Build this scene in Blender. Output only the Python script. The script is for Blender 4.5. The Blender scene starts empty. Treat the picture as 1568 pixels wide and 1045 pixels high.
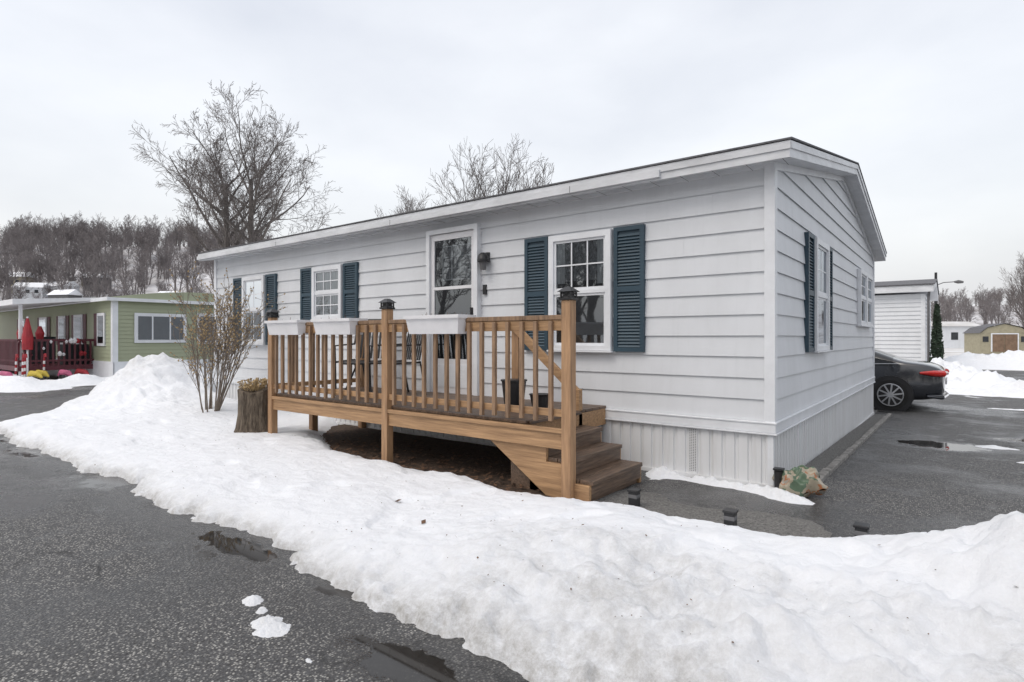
import bpy, bmesh, math, random
import numpy as np
from mathutils import Vector, Matrix
R=random.Random(7)
sc=bpy.context.scene
sc.view_settings.view_transform='Standard'
sc.view_settings.look='None'
sc.view_settings.exposure=0

# ---------------------------------------------------------------- materials
def nt(m): return m.node_tree.nodes, m.node_tree.links
def mat(name, base, rough=.6, var=.12, scale=4, bump=0, bscale=40, spec=.5, stretch=(1,1,1), metallic=0, dark=None, coat=0):
    m=bpy.data.materials.new(name); m.use_nodes=True
    N,L=nt(m); b=N['Principled BSDF']
    tc=N.new('ShaderNodeTexCoord'); mp=N.new('ShaderNodeMapping'); mp.inputs['Scale'].default_value=stretch
    L.new(tc.outputs['Object'],mp.inputs['Vector'])
    no=N.new('ShaderNodeTexNoise'); no.inputs['Scale'].default_value=scale; no.inputs['Detail'].default_value=8; no.inputs['Roughness'].default_value=.65
    L.new(mp.outputs[0],no.inputs['Vector'])
    cr=N.new('ShaderNodeValToRGB'); e=cr.color_ramp.elements
    d=dark if dark else tuple(c*(1-var*1.6) for c in base)
    e[0].position=.3; e[0].color=(*d,1); e[1].position=.68; e[1].color=(*[min(1,c*(1+var)) for c in base],1)
    L.new(no.outputs[0],cr.inputs[0]); L.new(cr.outputs[0],b.inputs['Base Color'])
    b.inputs['Roughness'].default_value=rough; b.inputs['Metallic'].default_value=metallic
    b.inputs['Specular IOR Level'].default_value=spec
    if coat: b.inputs['Coat Weight'].default_value=coat; b.inputs['Coat Roughness'].default_value=.05
    if bump:
        n2=N.new('ShaderNodeTexNoise'); n2.inputs['Scale'].default_value=bscale; n2.inputs['Detail'].default_value=5
        L.new(mp.outputs[0],n2.inputs['Vector'])
        bp=N.new('ShaderNodeBump'); bp.inputs['Strength'].default_value=bump; bp.inputs['Distance'].default_value=.01
        L.new(n2.outputs[0],bp.inputs['Height']); L.new(bp.outputs[0],b.inputs['Normal'])
    return m

M={}
def siding_mat(name,base,dirt,streak=.15):
    m=bpy.data.materials.new(name); m.use_nodes=True; N,L=nt(m); b=N['Principled BSDF']
    tc=N.new('ShaderNodeTexCoord')
    mp=N.new('ShaderNodeMapping'); mp.inputs['Scale'].default_value=(1.2,1.2,.5); L.new(tc.outputs['Object'],mp.inputs['Vector'])
    n1=N.new('ShaderNodeTexNoise'); n1.inputs['Scale'].default_value=1.6; n1.inputs['Detail'].default_value=9; n1.inputs['Roughness'].default_value=.65
    L.new(mp.outputs[0],n1.inputs['Vector'])
    mp2=N.new('ShaderNodeMapping'); mp2.inputs['Scale'].default_value=(9,9,.6); L.new(tc.outputs['Object'],mp2.inputs['Vector'])
    n2=N.new('ShaderNodeTexNoise'); n2.inputs['Scale'].default_value=2; n2.inputs['Detail'].default_value=6; L.new(mp2.outputs[0],n2.inputs['Vector'])
    c1=N.new('ShaderNodeValToRGB'); c1.color_ramp.elements[0].position=.35; c1.color_ramp.elements[1].position=.75
    L.new(n1.outputs[0],c1.inputs[0])
    c2=N.new('ShaderNodeValToRGB'); c2.color_ramp.elements[0].position=.55; c2.color_ramp.elements[1].position=.85
    L.new(n2.outputs[0],c2.inputs[0])
    mx=N.new('ShaderNodeMath'); mx.operation='MULTIPLY_ADD'; mx.inputs[1].default_value=.34
    L.new(c1.outputs[0],mx.inputs[0]); 
    m3=N.new('ShaderNodeMath'); m3.operation='MULTIPLY'; m3.inputs[1].default_value=streak; L.new(c2.outputs[0],m3.inputs[0]); L.new(m3.outputs[0],mx.inputs[2])
    mix=N.new('ShaderNodeMix'); mix.data_type='RGBA'
    mix.inputs[6].default_value=(*base,1); mix.inputs[7].default_value=(*dirt,1)
    L.new(mx.outputs[0],mix.inputs[0]); L.new(mix.outputs[2],b.inputs['Base Color'])
    b.inputs['Roughness'].default_value=.5; b.inputs['Specular IOR Level'].default_value=.3
    n4=N.new('ShaderNodeTexNoise'); n4.inputs['Scale'].default_value=2; L.new(tc.outputs['Object'],n4.inputs['Vector'])
    bp=N.new('ShaderNodeBump'); bp.inputs['Strength'].default_value=.2; bp.inputs['Distance'].default_value=.02
    L.new(n4.outputs[0],bp.inputs['Height']); L.new(bp.outputs[0],b.inputs['Normal'])
    return m
M['siding']=siding_mat('white_siding',(.70,.72,.75),(.47,.485,.495))
M['skirt']=siding_mat('skirting',(.72,.73,.745),(.44,.43,.40),.5)
M['green']=siding_mat('green_siding',(.38,.41,.285),(.29,.31,.22))
M['trim']=mat('white_trim',(.75,.77,.80),.45,.06,3)
M['fascia']=mat('fascia_metal',(.66,.675,.70),.4,.12,2.5,stretch=(1,1,3))
M['shingle']=mat('shingle',(.13,.13,.14),.9,.3,12,.5,60)
M['shutter']=mat('shutter_blue',(.030,.062,.088),.5,.12,3)
M['woodh']=mat('stained_wood_h',(.40,.245,.128),.6,.22,5,.3,14,stretch=(.5,6,9),dark=(.235,.137,.07))
M['woodv']=mat('stained_wood_v',(.39,.235,.128),.6,.22,5,.3,14,stretch=(6,6,.5),dark=(.23,.135,.073))
M['baluster']=mat('baluster_wood',(.27,.172,.103),.65,.30,5,.3,14,stretch=(6,6,.7),dark=(.13,.082,.052))
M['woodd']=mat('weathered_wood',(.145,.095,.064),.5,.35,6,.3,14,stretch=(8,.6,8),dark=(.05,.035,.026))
M['black']=mat('black_metal',(.02,.02,.022),.4,.2)
M['dark']=mat('dark_interior',(.035,.039,.044),.8,.3,2)
M['curtain']=mat('curtain',(.58,.60,.63),.8,.25,6,stretch=(6,6,.6))
M['lace']=mat('lace_curtain',(.24,.25,.27),.8,.5,30,stretch=(2,2,1))
M['blindgrey']=mat('screen_grey',(.14,.14,.145),.8,.2,3)
M['white_plastic']=mat('white_plastic',(.74,.74,.76),.45,.05)
M['mulch']=mat('mulch',(.07,.045,.03),.95,.5,25,1,50,dark=(.018,.012,.009))
M['gravel']=mat('gravel',(.15,.147,.14),.95,.5,60,1,70,dark=(.045,.043,.04))
M['bark']=mat('bark_grey',(.14,.125,.12),.9,.3,6,.4,30)
M['twig']=mat('twig',(.17,.15,.145),.9,.2,6)
M['shrubtwig']=mat('shrub_twig',(.20,.165,.135),.9,.2,6)
M['hazebark']=mat('hazed_bark',(.215,.195,.195),.95,.3,.12)  # bark lightened and greyed: distance haze is put into the colour
M['stump']=mat('stump_bark',(.12,.095,.07),.95,.5,10,1,18,stretch=(3,3,.7),dark=(.03,.022,.016))
M['burgundy']=mat('burgundy_paint',(.095,.016,.026),.5,.2)
M['yellow']=mat('yellow_shed',(.34,.31,.22),.7,.1)
M['brown']=mat('brown_door',(.20,.13,.085),.7,.2)
M['evergreen']=mat('evergreen',(.03,.05,.03),.9,.4,5)
M['leaf']=mat('dead_leaf',(.13,.07,.04),.8,.4,30)
M['bud']=mat('bud',(.40,.29,.15),.8,.3,30)
M['red']=mat('red_thing',(.33,.02,.03),.6,.2)
M['yel']=mat('yellow_toy',(.55,.42,.06),.6,.2)
M['pink']=mat('pink_toy',(.45,.10,.20),.6,.2)
M['stone']=mat('edging_stone',(.24,.23,.215),.9,.35,12,.5,30)
M['carpaint']=mat('car_paint',(.012,.015,.022),.18,.1,2,spec=.6,coat=1)
M['carglass']=mat('car_glass',(.01,.012,.014),.04,.1,2,spec=.8)
M['tyre']=mat('tyre',(.02,.02,.02),.85,.2)
M['alloy']=mat('alloy',(.55,.56,.58),.3,.1,metallic=.8)
M['redlens']=mat('red_lens',(.6,.015,.01),.12,.1,coat=1)

def glass_mat():
    m=bpy.data.materials.new('window_glass'); m.use_nodes=True; N,L=nt(m)
    N.remove(N['Principled BSDF']); o=N['Material Output']
    t=N.new('ShaderNodeBsdfTransparent'); t.inputs[0].default_value=(.80,.83,.83,1)
    g=N.new('ShaderNodeBsdfGlossy'); g.inputs['Roughness'].default_value=.02; g.inputs[0].default_value=(.80,.85,.90,1)
    f=N.new('ShaderNodeFresnel'); f.inputs[0].default_value=1.5
    tc=N.new('ShaderNodeTexCoord'); n=N.new('ShaderNodeTexNoise'); n.inputs['Scale'].default_value=1.6; L.new(tc.outputs['Object'],n.inputs['Vector'])
    b=N.new('ShaderNodeBump'); b.inputs['Strength'].default_value=.10; b.inputs['Distance'].default_value=.02; L.new(n.outputs[0],b.inputs['Height']); L.new(b.outputs[0],g.inputs['Normal'])
    a=N.new('ShaderNodeMath'); a.operation='ADD'; a.inputs[1].default_value=.15; L.new(f.outputs[0],a.inputs[0])
    mx=N.new('ShaderNodeMixShader'); L.new(a.outputs[0],mx.inputs[0]); L.new(t.outputs[0],mx.inputs[1]); L.new(g.outputs[0],mx.inputs[2])
    L.new(mx.outputs[0],o.inputs[0]); return m
M['glass']=glass_mat()

def asphalt_mat():
    m=bpy.data.materials.new('asphalt'); m.use_nodes=True; N,L=nt(m); b=N['Principled BSDF']
    tc=N.new('ShaderNodeTexCoord'); V=tc.outputs['Object']
    def noise(s,d=6,r=.6):
        n=N.new('ShaderNodeTexNoise'); n.inputs['Scale'].default_value=s; n.inputs['Detail'].default_value=d; n.inputs['Roughness'].default_value=r; L.new(V,n.inputs['Vector']); return n.outputs[0]
    def ramp(i,p0,p1,c0=(0,0,0),c1=(1,1,1)):
        r=N.new('ShaderNodeValToRGB'); r.color_ramp.elements[0].position=p0; r.color_ramp.elements[1].position=p1
        r.color_ramp.elements[0].color=(*c0,1); r.color_ramp.elements[1].color=(*c1,1); L.new(i,r.inputs[0]); return r.outputs[0]
    def mixc(f,a,bb):
        x=N.new('ShaderNodeMix'); x.data_type='RGBA'
        L.new(f,x.inputs[0])
        for k,v in ((6,a),(7,bb)):
            if isinstance(v,tuple): x.inputs[k].default_value=(*v,1)
            else: L.new(v,x.inputs[k])
        return x.outputs[2]
    def math_(op,a,bb,cl=True):
        x=N.new('ShaderNodeMath'); x.operation=op
        for k,v in ((0,a),(1,bb)):
            if isinstance(v,(int,float)): x.inputs[k].default_value=v
            else: L.new(v,x.inputs[k])
        x.use_clamp=cl
        return x.outputs[0]
    vo=N.new('ShaderNodeTexVoronoi'); vo.inputs['Scale'].default_value=85; L.new(V,vo.inputs['Vector'])
    stone=ramp(vo.outputs['Distance'],.25,.55,(1,1,1),(0,0,0))
    sepc=N.new('ShaderNodeSeparateColor'); L.new(vo.outputs['Color'],sepc.inputs[0])
    pick=ramp(sepc.outputs[0],.30,.95)
    stone=math_('MULTIPLY',stone,pick)
    base=mixc(noise(1.1),(.056,.057,.060),(.115,.115,.118))
    base=mixc(ramp(noise(60,4,.7),.35,.65),base,(.030,.029,.029))
    base=mixc(math_('MULTIPLY',stone,.95),base,(.44,.43,.40))
    wet=ramp(noise(.55,6,.62),.46,.59)
    wet=math_('MAXIMUM',wet,math_('MULTIPLY',ramp(noise(2.3,5,.65),.55,.62),.65))
    geo=N.new('ShaderNodeSeparateXYZ'); L.new(V,geo.inputs[0])
    x=math_('ADD',geo.outputs[1],3.68,False); x2=math_('ABSOLUTE',x,0,False)
    e=N.new('ShaderNodeMapRange'); e.inputs[1].default_value=.05; e.inputs[2].default_value=.5; e.inputs[3].default_value=1; e.inputs[4].default_value=0; L.new(x2,e.inputs[0])
    edge=math_('MULTIPLY',e.outputs[0],ramp(noise(1.7,4),.36,.5))
    wet2=math_('MAXIMUM',wet,edge)
    pud=math_('MULTIPLY',edge,ramp(noise(1.0,4),.52,.55))
    pud=math_('MAXIMUM',pud,ramp(noise(.42,4,.5),.665,.675))
    for (px,py,rx,ry) in ((1.15,4.1,.55,.4),(-.45,-3.92,.38,.12),(-2.4,-3.66,.45,.12),(2.6,5.4,.8,.35),(2.8,2.2,.5,.3)):
        dx=math_('DIVIDE',math_('SUBTRACT',geo.outputs[0],px,False),rx,False); dy=math_('DIVIDE',math_('SUBTRACT',geo.outputs[1],py,False),ry,False)
        r2=math_('ADD',math_('MULTIPLY',dx,dx,False),math_('MULTIPLY',dy,dy,False),False)
        r2=math_('ADD',r2,math_('MULTIPLY',math_('SUBTRACT',noise(6,5),.5,False),3.0,False),False)
        pud=math_('MAXIMUM',pud,ramp(r2,.70,.95,(1,1,1),(0,0,0))); wet2=math_('MAXIMUM',wet2,ramp(math_('MULTIPLY',r2,.4,False),.4,.9,(1,1,1),(0,0,0)))
    wn=N.new('ShaderNodeTexNoise'); wn.inputs['Scale'].default_value=2.5; wn.inputs['Detail'].default_value=6; L.new(V,wn.inputs['Vector'])
    vm=N.new('ShaderNodeVectorMath'); vm.operation='MULTIPLY_ADD'; vm.inputs[1].default_value=(.5,.5,0); L.new(wn.outputs['Color'],vm.inputs[0]); L.new(V,vm.inputs[2])
    vc=N.new('ShaderNodeTexVoronoi'); vc.feature='DISTANCE_TO_EDGE'; vc.inputs['Scale'].default_value=.38; L.new(vm.outputs[0],vc.inputs['Vector'])
    crack=math_('MULTIPLY',ramp(vc.outputs['Distance'],.002,.006,(1,1,1),(0,0,0)),ramp(noise(.9,3),.5,.56))
    col=mixc(math_('MULTIPLY',wet2,.62),base,(.022,.021,.020))
    col=mixc(math_('MULTIPLY',crack,.8),col,(.012,.012,.012))
    col=mixc(math_('MULTIPLY',pud,.85),col,(.016,.013,.010))
    L.new(col,b.inputs['Base Color'])
    ro=N.new('ShaderNodeMapRange'); ro.inputs[3].default_value=.70; ro.inputs[4].default_value=.25; L.new(wet2,ro.inputs[0])
    rm=N.new('ShaderNodeMix'); rm.data_type='FLOAT'; L.new(pud,rm.inputs[0]); L.new(ro.outputs[0],rm.inputs[2]); rm.inputs[3].default_value=.03
    L.new(rm.outputs[0],b.inputs['Roughness'])
    inv=math_('SUBTRACT',1,pud)
    bp=N.new('ShaderNodeBump'); bp.inputs['Distance'].default_value=.006
    L.new(math_('MULTIPLY',inv,.65),bp.inputs['Strength']); L.new(vo.outputs['Distance'],bp.inputs['Height']); bp.invert=True
    L.new(bp.outputs[0],b.inputs['Normal'])
    return m
M['asphalt']=asphalt_mat()

def snow_mat():
    m=bpy.data.materials.new('snow'); m.use_nodes=True; N,L=nt(m); b=N['Principled BSDF']
    tc=N.new('ShaderNodeTexCoord'); V=tc.outputs['Object']
    at=N.new('ShaderNodeAttribute'); at.attribute_name='dirt'
    n=N.new('ShaderNodeTexNoise'); n.inputs['Scale'].default_value=8; n.inputs['Detail'].default_value=12; n.inputs['Roughness'].default_value=.85; L.new(V,n.inputs['Vector'])
    r=N.new('ShaderNodeValToRGB'); r.color_ramp.elements[0].position=.34; r.color_ramp.elements[1].position=.62; L.new(n.outputs[0],r.inputs[0])
    mu=N.new('ShaderNodeMath'); mu.operation='MULTIPLY'; mu.use_clamp=True; L.new(at.outputs['Fac'],mu.inputs[0]); L.new(r.outputs[0],mu.inputs[1])
    mx=N.new('ShaderNodeMix'); mx.data_type='RGBA'; mx.inputs[6].default_value=(.88,.90,.935,1); mx.inputs[7].default_value=(.40,.39,.37,1)
    L.new(mu.outputs[0],mx.inputs[0]); L.new(mx.outputs[2],b.inputs['Base Color'])
    b.inputs['Roughness'].default_value=.55; b.inputs['Specular IOR Level'].default_value=.25
    n2=N.new('ShaderNodeTexNoise'); n2.inputs['Scale'].default_value=45; n2.inputs['Detail'].default_value=7; n2.inputs['Roughness'].default_value=.8; L.new(V,n2.inputs['Vector'])
    n3=N.new('ShaderNodeTexNoise'); n3.inputs['Scale'].default_value=11; n3.inputs['Detail'].default_value=4; L.new(V,n3.inputs['Vector'])
    ad=N.new('ShaderNodeMath'); ad.operation='MULTIPLY_ADD'; ad.inputs[1].default_value=1.5; L.new(n3.outputs[0],ad.inputs[0]); L.new(n2.outputs[0],ad.inputs[2])
    bp=N.new('ShaderNodeBump'); bp.inputs['Strength'].default_value=.6; bp.inputs['Distance'].default_value=.028
    L.new(ad.outputs[0],bp.inputs['Height']); L.new(bp.outputs[0],b.inputs['Normal'])
    return m
M['snow']=snow_mat()
M['ground']=mat('snowy_ground',(.74,.75,.77),.8,.12,.12,.3,3,dark=(.30,.27,.23))
M['hill']=mat('hill_ground',(.62,.62,.64),.9,.15,.06,dark=(.22,.20,.19))

# ---------------------------------------------------------------- mesh builder
ID=lambda u,d,w:(u,d,w)
class MB:
    def __init__(s): s.v=[];s.f=[];s.m=[];s.ms=[]
    def mi(s,k):
        if k not in s.ms: s.ms.append(k)
        return s.ms.index(k)
    def add(s,vs,fs,k):
        o=len(s.v); s.v+= [tuple(v) for v in vs]; i=s.mi(k)
        for f in fs: s.f.append([o+j for j in f]); s.m.append(i)
    def box(s,u0,u1,d0,d1,w0,w1,k,mp=ID):
        vs=[mp(u,d,w) for u in(u0,u1) for d in(d0,d1) for w in(w0,w1)]
        s.add(vs,[(0,1,3,2),(4,6,7,5),(0,4,5,1),(2,3,7,6),(0,2,6,4),(1,5,7,3)],k)
    def obox(s,a,b,w,h,k,up=(0,0,1)):
        a=Vector(a);b=Vector(b);d=(b-a).normalized();up=Vector(up)
        sd=d.cross(up)
        if sd.length<1e-3: sd=Vector((1,0,0))
        sd.normalize(); u2=sd.cross(d)
        vs=[p+sd*x*w/2+u2*y*h/2 for p in(a,b) for x in(-1,1) for y in(-1,1)]
        s.add(vs,[(0,1,3,2),(4,6,7,5),(0,4,5,1),(2,3,7,6),(0,2,6,4),(1,5,7,3)],k)
    def tube(s,pts,rad,n,k,cap=True):
        vs=[];prev=None
        P=[Vector(p) for p in pts]
        for i,p in enumerate(P):
            d=(P[min(i+1,len(P)-1)]-P[max(i-1,0)]).normalized()
            a=d.orthogonal().normalized() if prev is None else (prev-d*prev.dot(d)).normalized()
            prev=a; b=d.cross(a)
            for j in range(n):
                t=2*math.pi*j/n; vs.append(p+(a*math.cos(t)+b*math.sin(t))*rad[i])
        fs=[(i*n+j,i*n+(j+1)%n,(i+1)*n+(j+1)%n,(i+1)*n+j) for i in range(len(P)-1) for j in range(n)]
        if cap: fs+= [tuple(range(n-1,-1,-1)),tuple(range((len(P)-1)*n,len(P)*n))]
        s.add(vs,fs,k)
    def obj(s,name,parent=None,smooth=False,bevel=0,recalc=True):
        me=bpy.data.meshes.new(name); me.from_pydata(s.v,[],s.f)
        for k in s.ms: me.materials.append(M[k])
        me.polygons.foreach_set('material_index',s.m)
        if recalc:
            bm=bmesh.new(); bm.from_mesh(me); bmesh.ops.recalc_face_normals(bm,faces=bm.faces); bm.to_mesh(me); bm.free()
        if smooth: me.polygons.foreach_set('use_smooth',[True]*len(me.polygons))
        o=bpy.data.objects.new(name,me); sc.collection.objects.link(o)
        if parent: o.parent=parent
        if bevel:
            b=o.modifiers.new('bevel','BEVEL'); b.width=bevel; b.segments=2; b.limit_method='ANGLE'
        return o
def empty(name):
    e=bpy.data.objects.new(name,None); sc.collection.objects.link(e); return e

# ---------------------------------------------------------------- noise, terrain
def vn(x,y,seed=0):
    xi=np.floor(x).astype(np.int64);yi=np.floor(y).astype(np.int64);fx=x-xi;fy=y-yi
    fx=fx*fx*(3-2*fx);fy=fy*fy*(3-2*fy)
    def h(a,b):
        n=(a*374761393+b*668265263+seed*1442695041)&0x7fffffff
        n=((n^(n>>13))*1274126177)&0x7fffffff
        return ((n^(n>>16))&0xffff)/32767.5-1
    return (h(xi,yi)*(1-fx)+h(xi+1,yi)*fx)*(1-fy)+(h(xi,yi+1)*(1-fx)+h(xi+1,yi+1)*fx)*fy
def fbm(x,y,o=4,seed=0):
    r=0;a=1;t=0
    for i in range(o):
        c_,s_=math.cos(.6*i+.4),math.sin(.6*i+.4)
        r=r+a*vn((x*c_-y*s_)*2**i+17.3*i,(x*s_+y*c_)*2**i-9.1*i,seed+i);t+=a;a*=.5
    return r/t
def S(t): t=np.clip(t,0,1); return t*t*(3-2*t)
def g(x,y): return -.02*np.clip(y,0,8)
def rf(x,y):
    dx=x-1.318;dy=y+5.539
    return .792*dx+.611*dy, -.611*dx+.792*dy
def grid(name,xs,ys,zf,k,dirt=None,cut=None,smooth=True):
    X,Y=np.meshgrid(xs,ys); Z=zf(X,Y); nx=len(xs);ny=len(ys)
    idx=np.arange(nx*ny).reshape(ny,nx)
    F=np.stack([idx[:-1,:-1],idx[:-1,1:],idx[1:,1:],idx[1:,:-1]],-1).reshape(-1,4)
    if cut is not None:
        c=cut(X,Y).reshape(-1); F=F[c[F].any(axis=1)]
    me=bpy.data.meshes.new(name)
    me.vertices.add(nx*ny); me.vertices.foreach_set('co',np.stack([X,Y,Z],-1).reshape(-1).astype(np.float32))
    me.loops.add(len(F)*4); me.loops.foreach_set('vertex_index',F.reshape(-1).astype(np.int32))
    me.polygons.add(len(F)); me.polygons.foreach_set('loop_start',(np.arange(len(F))*4).astype(np.int32))
    me.update(calc_edges=True); me.validate()
    me.materials.append(M[k])
    me.polygons.foreach_set('use_smooth',[smooth]*len(me.polygons))
    if dirt is not None:
        a=me.attributes.new('dirt','FLOAT','POINT'); a.data.foreach_set('value',dirt(X,Y).reshape(-1).astype(np.float32))
    o=bpy.data.objects.new(name,me); sc.collection.objects.link(o); return o

def hillz(x,y):
    r,f=rf(x,y)
    a=np.where(r<0,1-.72*S((r+125)/110),.26+.12*S((r-100)/150))
    return 44*S((f-100)/190)*a*(1+.16*fbm(x/60,y/60,3,5))
far=np.concatenate([np.linspace(-900,-200,20),np.linspace(-180,-40,15)])
xs=np.concatenate([far,np.arange(-36,40,4.),-far[::-1]])
ys=np.concatenate([far,[-36,-24,-12,0,8,14,20,30],np.arange(40,400,12.),np.linspace(420,900,8)])
grid('ground',xs,ys,lambda x,y:g(x,y)-.012,'ground',smooth=False)
hx=np.arange(-560,420,9.);hy=np.arange(-200,620,9.)
grid('hill',hx,hy,lambda x,y:hillz(x,y)-.25,'hill',cut=lambda x,y:hillz(x,y)>.02)
grid('asphalt_road',np.array([-18.5,-13,0,10,60.]),np.array([-60,-20,0,8,14.]),lambda x,y:g(x,y)-.004,'asphalt',smooth=False)
grid('side_road',np.array([-18.5,-13.]),np.array([14,40,90.]),lambda x,y:g(x,y)-.004,'asphalt',smooth=False)
grid('side_road',np.array([1.,20,90.]),np.array([18.,30.]),lambda x,y:g(x,y)-.004,'asphalt',smooth=False)

YBX=[-20,-10.7,-10.5,-6.6,-5.5,-4.4,-1.3,-1.0,1,3,7]
YBY=[12,12,.15,.15,-.85,-1.5,-1.62,-1.45,-1.32,-1.05,-.9]
def snow_d(x,y):
    n1=fbm(x*1.3,y*1.3,3,1);n2=fbm(x*6,y*6,3,2)
    df=y+3.52+.18*n1+.08*n2+.035*fbm(x*18,y*18,2,31)+.10*S((x+1.8)/1.5)
    dd=.576*(x+12.7)+.818*(y+1.5)+.2*n1+.05*n2
    dl=x+13.2+.25*n1
    db=np.interp(x,YBX,YBY)-y+.10*n1+.05*n2+.02*fbm(x*18,y*18,2,33)
    return df,dd,dl,db,n1,n2
def pile(x,y): return .80*np.exp(-(((x-2.65)/1.15)**2+((y+2.1)/.75)**2))
def snowh(x,y):
    df,dd,dl,db,n1,n2=snow_d(x,y)
    d=np.minimum(np.minimum(df,dd),np.minimum(dl,db))
    rt=S((x+2.0)/2.6)
    wf=.22+.70*rt; wb=.3+1.1*rt
    fr=np.minimum(np.minimum(df,dd),dl)
    p=(1-np.exp(-2.2*np.clip(fr,0,None)/wf))*(.25*S(db/.12)+.75*S(db/wb))
    H=.105+.18*rt
    h=H*p
    m=.46*np.exp(-(((x+12.0)/1.2)**2+((y+.9)/1.1)**2))+.42*np.exp(-(((x+11.2)/.8)**2+((y-.9)/1.6)**2))+.30*np.exp(-(((x+10.6)/1.5)**2+((y+.9)/.8)**2))
    m=m*(1+.35*n1+.2*n2+.1*fbm(x*9,y*9,3,88))
    pl=pile(x,y)*(1+.22*n1+.18*n2+.10*fbm(x*9,y*9,3,8))
    h=h+(m+pl)*S(d/.35)
    lump=fbm(x*6.3,y*6.3,4,3)
    fs=S((-2.4-y)/.4)*rt
    fs2=np.clip(fs+.7*S(pile(x,y)/.3),0,1)
    rid=1-np.abs(fbm(x*4,y*4,3,14))*2.2
    clod=np.clip(fbm(x*11,y*11,2,55)-.05,0,1)
    h=h+(.012*n2+.050*lump*fs2+.04*n1*rt+.02*n1+.018*rid*fs2+.040*clod*fs2+.016*np.abs(fbm(x*16,y*16,3,12))*(.3+1.5*fs2)+.006*fbm(x*26,y*26,2,40)*(1+fs2))*S(d/.15)
    h=h-.025*S((fbm(x*2.6,y*2.6,2,77)-.22)/.18)*S(d/.3)
    return np.where(d>0,h+.015*S(d/.02),d*.6-.004)
def snowdirt(x,y):
    df,dd,dl,db,n1,n2=snow_d(x,y)
    fr=np.minimum(np.minimum(df,dd),dl)
    rt=S((x+1.6)/1.6)
    e=.95*np.exp(-np.clip(fr,0,None)/.09)
    b=rt*S((-2.55-y+.2*n1)/.25)*(.38+.52*np.clip(fbm(x*2.2,y*2.2,4,9),-.35,1))
    c=S((-10.4-x)/1)*(.25+.3*n1)
    pd=.22*S(pile(x,y)/.4)*(.6+n2)
    return np.clip(e+b+c+pd+.03+.08*np.clip(n2,0,1)+.10*rt*S(n1),0,1)
xs=np.concatenate([np.arange(-14,-6,.07),np.arange(-6,-2,.04),np.arange(-2,3.2,.018),np.arange(3.2,7,.08)])
ys=np.concatenate([np.arange(-4.2,-1.0,.018),np.arange(-1.0,12,.09)])
grid('snow_bank',xs,ys,lambda x,y:g(x,y)+snowh(x,y),'snow',snowdirt,cut=lambda x,y:snowh(x,y)>-.02)

def patch(name,blobs,res,base=g,thr=.03,seed=3,dirt=.15,nf=3.):
    x0=min(b[0]-b[2]*2.2 for b in blobs);x1=max(b[0]+b[2]*2.2 for b in blobs)
    y0=min(b[1]-b[3]*2.2 for b in blobs);y1=max(b[1]+b[3]*2.2 for b in blobs)
    def h(x,y):
        s=0
        for b in blobs: s=s+b[4]*np.exp(-(((x-b[0])/b[2])**2+((y-b[1])/b[3])**2))
        return s*(1+.7*fbm(x*nf,y*nf,4,seed)+.3*fbm(x*nf*5,y*nf*5,3,seed+4))-thr
    return grid(name,np.arange(x0,x1,res),np.arange(y0,y1,res),lambda x,y:base(x,y)+h(x,y),'snow',lambda x,y:x*0+dirt,cut=lambda x,y:h(x,y)>-.01)
patch('snow_remnant',[(-.55,-.12,.45,.08,.075),(-.1,-.18,.3,.07,.07),(.22,-.28,.20,.10,.07),(-1.0,-.1,.12,.25,.07)],.012,nf=5)
patch('snow_chunk',[(-1.25,-4.09,.12,.075,.040),(-1.56,-4.0,.07,.05,.036),(-1.42,-4.03,.03,.03,.03),(-.84,-4.14,.03,.02,.03)],.006,seed=6,dirt=.3,nf=16,thr=.018)
patch('snow_pile',[(3.6,14.6,2.2,.6,.40),(7.5,15.2,3,.9,.6),(12,16,3,1.2,.7)],.08,seed=4,thr=.06)
patch('snow_pile',[(4.,33,5,1.6,.8),(13,34,7,1.8,1.0),(24,36,7,2.0,1.0)],.2,seed=5,thr=.1,nf=.8)
patch('snow_pile',[(1.0,18.8,1.2,1.3,.75),(2.3,17.3,.8,.6,.4)],.1,seed=9,thr=.06)
patch('snow_remnant',[(2.6,10.6,.9,.12,.05),(3.8,8.2,.5,.08,.045),(1.75,4.35,.22,.12,.05),(2.0,3.2,.15,.05,.045),(4.5,9.4,.9,.1,.04)],.025,seed=11,thr=.022)
patch('snow_pile',[(-20,-1.2,2,.9,.20),(-23,-1.8,3,1.0,.25),(-27,-2,4,1.0,.25),(-19.1,.5,.5,1.0,.22)],.1,seed=8,thr=.03,nf=1.5)
patch('snow_pile',[(-22,-6,3,1.2,.3)],.15,seed=8,thr=.06,nf=1.5)
grid('mulch_bed',np.arange(-6.2,-1.3,.1),np.arange(-1.75,.05,.1),lambda x,y:.004+.025*(.5+.5*fbm(x*3,y*3,3,4)),'mulch')
grid('gravel_strip',np.arange(-1.35,1.2,.1),np.arange(-1.6,-.55,.1),lambda x,y:.010-.03*S((y+1.0+.25*fbm(x*2,y*2,3,4))/.3)-.03*S((x-.3)/.7),'gravel')

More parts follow.
